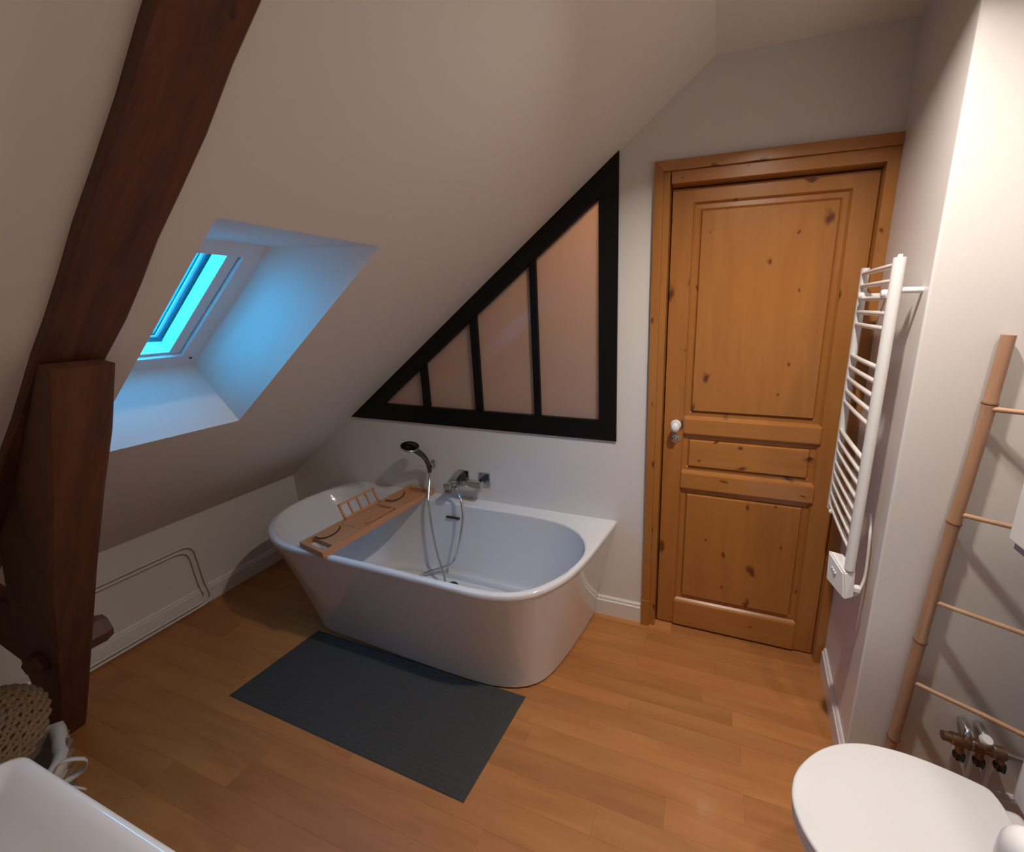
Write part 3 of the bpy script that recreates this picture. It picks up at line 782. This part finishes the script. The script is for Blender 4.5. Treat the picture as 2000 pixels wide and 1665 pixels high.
for x, z in ((3.268, 1.312), (3.256, 1.017), (3.244, .738), (3.232, .452)):
    a = Vector((x-.004, -.496, z))
    tubeo('rung', [a, a+rdv*.05, a+rdv*.16+Vector((0, 0, .002)), a+rdv*(LEN-.004)], [.0072, .0066, .0068, .0066], RUNGM, ld, 12)
settle(ld)

# ------------------------------------------------------------------ water manifold
mf = empty('pipe_manifold', (3.4, -.5, .3)); tag(mf, 'brass water manifold with three black valve wheels low on the alcove wall', 'manifold')
tubeo('manifold_body', [(3.322, -.520, .308), (3.34, -.520, .306), (3.343, -.520, .306), (3.470, -.520, .296)], [.013, .013, .017, .017], BRASS, mf, 14)
for k, x in enumerate((3.372, 3.424)): tubeo('collar', [(x+.012, -.520, .303-.003*k), (x+.019, -.520, .302-.003*k)], .019, CHROME, mf, 16)
tubeo('outlet_elbow', spline([(3.381, -.520, .305), (3.381, -.518, .325), (3.383, -.505, .334), (3.384, -.475, .336)], 4), .0125, CHROME, mf, 12)
tubeo('outlet_elbow', spline([(3.421, -.520, .303), (3.421, -.518, .323), (3.423, -.505, .332), (3.424, -.475, .334)], 4), .0125, CHROME, mf, 12)
latheo('white_cap', [(0, .012), (.012, .012), (.015, .006), (.015, -.004)], PLAST, mf, facing((3.421, -.522, .330), (0, -.5, .86)), 16)
for k, (x, z) in enumerate(((3.366, .262), (3.414, .259), (3.462, .262))):
    tubeo('valve_stem', [(x, -.520, .298), (x, -.527, z+.005)], .010, BRASS, mf, 12)
    bm = bmesh.new(); Mv = facing((x, -.530, z-.004), (0, -.35, -.94))
    RR = []
    for zz, sc in ((-.010, .9), (0, 1), (.010, .85)):
        RR.append([bm.verts.new(Mv @ Vector(((.0125+.0035*cos(5*2*pi*j/30))*sc*cos(2*pi*j/30), (.0125+.0035*cos(5*2*pi*j/30))*sc*sin(2*pi*j/30), zz))) for j in range(30)])
    for a, b in zip(RR, RR[1:]):
        for j in range(30): bm.faces.new((a[j], a[(j+1) % 30], b[(j+1) % 30], b[j]))
    bm.faces.new(RR[0][::-1]); bm.faces.new(RR[-1]); new_obj('valve_wheel', bm, BLACKP, mf)
tubeo('hose', [(3.470, -.520, .296), (3.50, -.52, .290), (3.56, -.51, .288), (3.64, -.49, .289)], [.011, .008, .008, .008], CHROME, mf, 12)
for x in (3.378, 3.424, 3.47): tubeo('riser', [(x, -.488, .11), (x, -.488, .26), (x, -.505, .285)], .006, SATIN, mf, 8)
settle(mf)

# ------------------------------------------------------------------ toilet
tl_ = empty('toilet', (3.1, -.92, 0)); tag(tl_, 'white ceramic toilet with closed lid in front of the bamboo ladder', 'toilet')
YT = -.918
half = [(2.842, 0), (2.846, .030), (2.858, .063), (2.882, .098), (2.926, .142), (2.983, .178), (3.050, .200), (3.121, .205), (3.176, .201), (3.226, .192), (3.273, .180), (3.298, .171), (3.306, .158), (3.311, .13), (3.312, .06)]
lidp = spline([(x, YT+w_, 0) for x, w_ in half]+[(x, YT-w_, 0) for x, w_ in reversed(half[1:])], 4, True)
lc = Vector((3.09, YT, 0))
def scaled(s, z, dx=0): return [Vector((lc.x+(p.x-lc.x)*s+dx, lc.y+(p.y-lc.y)*s, z)) for p in lidp]
def capped(name, rings, m, parent):
    bm = bmesh.new(); RR = [[bm.verts.new(p) for p in r] for r in rings]; n = len(RR[0])
    for a, b in zip(RR, RR[1:]):
        for k in range(n): bm.faces.new((a[k], a[(k+1) % n], b[(k+1) % n], b[k]))
    bm.faces.new(RR[0][::-1]); bm.faces.new(RR[-1])
    return new_obj(name, bm, m, parent, True, 50)
capped('lid', [scaled(.97, .404), scaled(.993, .406), scaled(1.0, .411), scaled(.998, .416), scaled(.99, .4195), scaled(.97, .421), scaled(.6, .423), scaled(.2, .4235)], PLAST, tl_)
capped('seat', [scaled(.95, .386), scaled(.985, .388), scaled(.99, .394), scaled(.985, .400), scaled(.95, .4015)], PLAST, tl_)
capped('bowl', [scaled(.62, .0, .05), scaled(.60, .02, .05), scaled(.55, .12, .06), scaled(.62, .20, .05), scaled(.80, .28, .02), scaled(.93, .34), scaled(.985, .372), scaled(.985, .380), scaled(.96, .384)], CERAM, tl_)
bm = bmesh.new(); box(bm, 3.26, 3.362, YT-.155, YT+.158, .30, .398, .022, 4); new_obj('rear_deck', bm, CERAM, tl_, True, 50)
bm = bmesh.new(); box(bm, 3.345, XR-.005, YT-.185, YT+.185, .40, .80, .02, 4); new_obj('cistern', bm, CERAM, tl_, True, 50)
bm = bmesh.new(); box(bm, 3.338, XR-.004, YT-.190, YT+.190, .80, .825, .008, 3); new_obj('cistern_lid', bm, CERAM, tl_, True, 50)
bm = bmesh.new(); box(bm, 3.30, 3.55, YT-.10, YT+.10, 0, .40, .03, 4); new_obj('pedestal', bm, CERAM, tl_, True, 50)
for s in (-1, 1): tubeo('hinge', [(3.318, YT+s*.08-.015, .408), (3.318, YT+s*.08+.015, .408)], .009, PLAST, tl_)
settle(tl_)

# ------------------------------------------------------------------ wall cabinet above the cistern
cb = empty('wall_cabinet', (3.45, -.9, 1.06)); tag(cb, 'white wall cabinet at the right edge above the toilet', 'cabinet')
boxo('carcass', 3.262, XR, -1.25, -.700, 1.058, 1.60, SATIN, cb, .002)
boxo('cabinet_door', 3.245, 3.261, -1.25, -.698, 1.062, 1.60, SATIN, cb, .002)
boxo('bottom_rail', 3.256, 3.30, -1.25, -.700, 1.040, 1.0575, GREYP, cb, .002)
settle(cb)
# ------------------------------------------------------------------ domed white bin
bn = empty('domed_canister', (3.066, -1.175, 0)); tag(bn, 'tall slim white canister with a domed top in the bottom right corner', 'canister')
Mb = Matrix.Translation((3.066, -1.175, 0))
latheo('canister_foot', [(0, .012), (.060, .012), (.064, .006), (.064, 0)], PLAST, bn, Mb)
latheo('canister_body', [(.030, .012), (.0335, .03), (.034, .785)], PLAST, bn, Mb)
latheo('canister_dome', [(.0345, .780), (.0345, .800), (.033, .815), (.028, .829), (.019, .838), (.009, .8415), (0, .842)], PLAST, bn, Mb)
settle(bn)

# ------------------------------------------------------------------ washbasin and vanity, lower left corner
ws = empty('washbasin', (1.76, -1.78, .75)); tag(ws, 'white rectangular countertop washbasin at the bottom left corner', 'washbasin')
def rrect(x0, x1, y0, y1, r, z, n=6):
    out = []
    for cx_, cy_, a0 in ((x1-r, y1-r, 0), (x0+r, y1-r, pi/2), (x0+r, y0+r, pi), (x1-r, y0+r, 3*pi/2)):
        for k in range(n+1):
            a = a0+pi/2*k/n; out.append(Vector((cx_+r*cos(a), cy_+r*sin(a), z)))
    return out
bx0, bx1, by0, by1 = 1.512, 2.12, -2.02, -1.556
R_ = lambda i, r, z: rrect(bx0+i, bx1-i, by0+i, by1-i, r, z)
capped('basin_body', [R_(.05, .03, .745), R_(.035, .032, .76), R_(.006, .032, .838), R_(0, .032, .846), R_(.003, .030, .8505), R_(.009, .026, .8515), R_(.020, .022, .848), R_(.040, .022, .835), R_(.085, .03, .795), R_(.12, .04, .782), R_(.20, .03, .777)], CERAM, ws)
settle(ws)
vt = empty('vanity_unit', (1.76, -1.9, 0)); tag(vt, 'white vanity unit under the washbasin', 'cabinet')
boxo('vanity_top', 1.56, 2.10, YF+.001, -1.66, .72, .744, SATIN, vt, .003)
boxo('carcass', 1.58, 2.08, YF+.001, -1.69, .06, .72, SATIN, vt, .003)
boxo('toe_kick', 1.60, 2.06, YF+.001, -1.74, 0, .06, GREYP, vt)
settle(vt)

# ------------------------------------------------------------------ wicker basket with cotton liner and leaning wicker lid
bk = empty('wicker_basket', (.80, -1.60, 0)); tag(bk, 'woven straw laundry basket with pale cotton liner and ribbon beside the timber post', 'basket')
def weave(bm, c, prof, nst=22, M=None, strand=.006, wob=.006):
    M = M or Matrix.Identity(4)
    for i, (r, z) in enumerate(prof):
        P = []
        for k in range(nst*4):
            a = 2*pi*k/(nst*4); rr = r+wob*cos(a*nst+(pi if i % 2 else 0))
            P.append(M @ (Vector(c)+Vector((rr*cos(a), rr*sin(a), z))))
        tube(bm, P, strand, 5, True)
    for k in range(nst):
        a = 2*pi*(k+.0)/nst
        P = [M @ (Vector(c)+Vector((r*cos(a), r*sin(a), z))) for r, z in prof]
        tube(bm, P, strand*.8, 5)
bm = bmesh.new(); cc = (.84, -1.605, 0)
prof = [(.195+.048*t, .01+.37*t) for t in [i/26 for i in range(27)]]
weave(bm, cc, prof, 30, None, .0072, .005)
new_obj('basket_body', bm, WICKER, bk, True)
bm = bmesh.new()
lathe(bm, [(.18, .012), (.205, .25), (.218, .385), (.232, .400), (.246, .394), (.249, .372), (.246, .352)], 40, Matrix.Translation(cc))
for v in bm.verts:
    a = atan2(v.co.y-cc[1], v.co.x-cc[0]); f = .006*sin(9*a)+.004*sin(17*a+1)
    if v.co.z > .28: v.co.z += f*1.4; v.co.x += cos(a)*f; v.co.y += sin(a)*f
new_obj('cotton_liner', bm, CLOTH, bk, True)
rb_ = Vector((1.045, -1.455, .385))
for k, (dx, dy, dz) in enumerate([(.05, .055, .05), (.085, .03, .0), (.045, -.01, -.06)]):
    P = spline([rb_, rb_+Vector((dx*.6, dy*.4, dz+.02)), rb_+Vector((dx, dy, dz)), rb_+Vector((dx*.5, dy*.9, dz*.4-.015)), rb_+Vector((.004, .004, -.004))], 6)
    bm = bmesh.new(); tube(bm, P, .0075, 6, False, True, .35); new_obj('ribbon', bm, CLOTH, bk, True)
bm = bmesh.new()
Mt = Matrix.Translation((.815, -1.52, .455)) @ Matrix.Rotation(radians(24), 4, 'X') @ Matrix.Rotation(radians(10), 4, 'Y')
lp = [(.168*sin(t), .080*cos(t)) for t in [.05+i*(pi/2-.02)/17 for i in range(18)]]
weave(bm, (0, 0, 0), lp, 34, Mt, .0058, .004)
o = new_obj('wicker_lid', bm, WICKER, bk, True)
settle(bk)

# ------------------------------------------------------------------ ceiling downlights
for k, (x, y, z) in enumerate(SPOTS):
    s = empty('ceiling_downlight', (x, y, ZC)); tag(s, ('round recessed downlight in the flat ceiling nearer the bathtub', 'round recessed downlight in the flat ceiling above the toilet')[k], 'light', 'ceiling downlights')
    latheo('trim_ring', [(.036, -.0005), (.044, -.0005), (.046, -.004), (.040, -.007), (.036, -.006), (.036, -.0005)], CHROME, s, Matrix.Translation((x, y, ZC)), 24)
    settle(s)
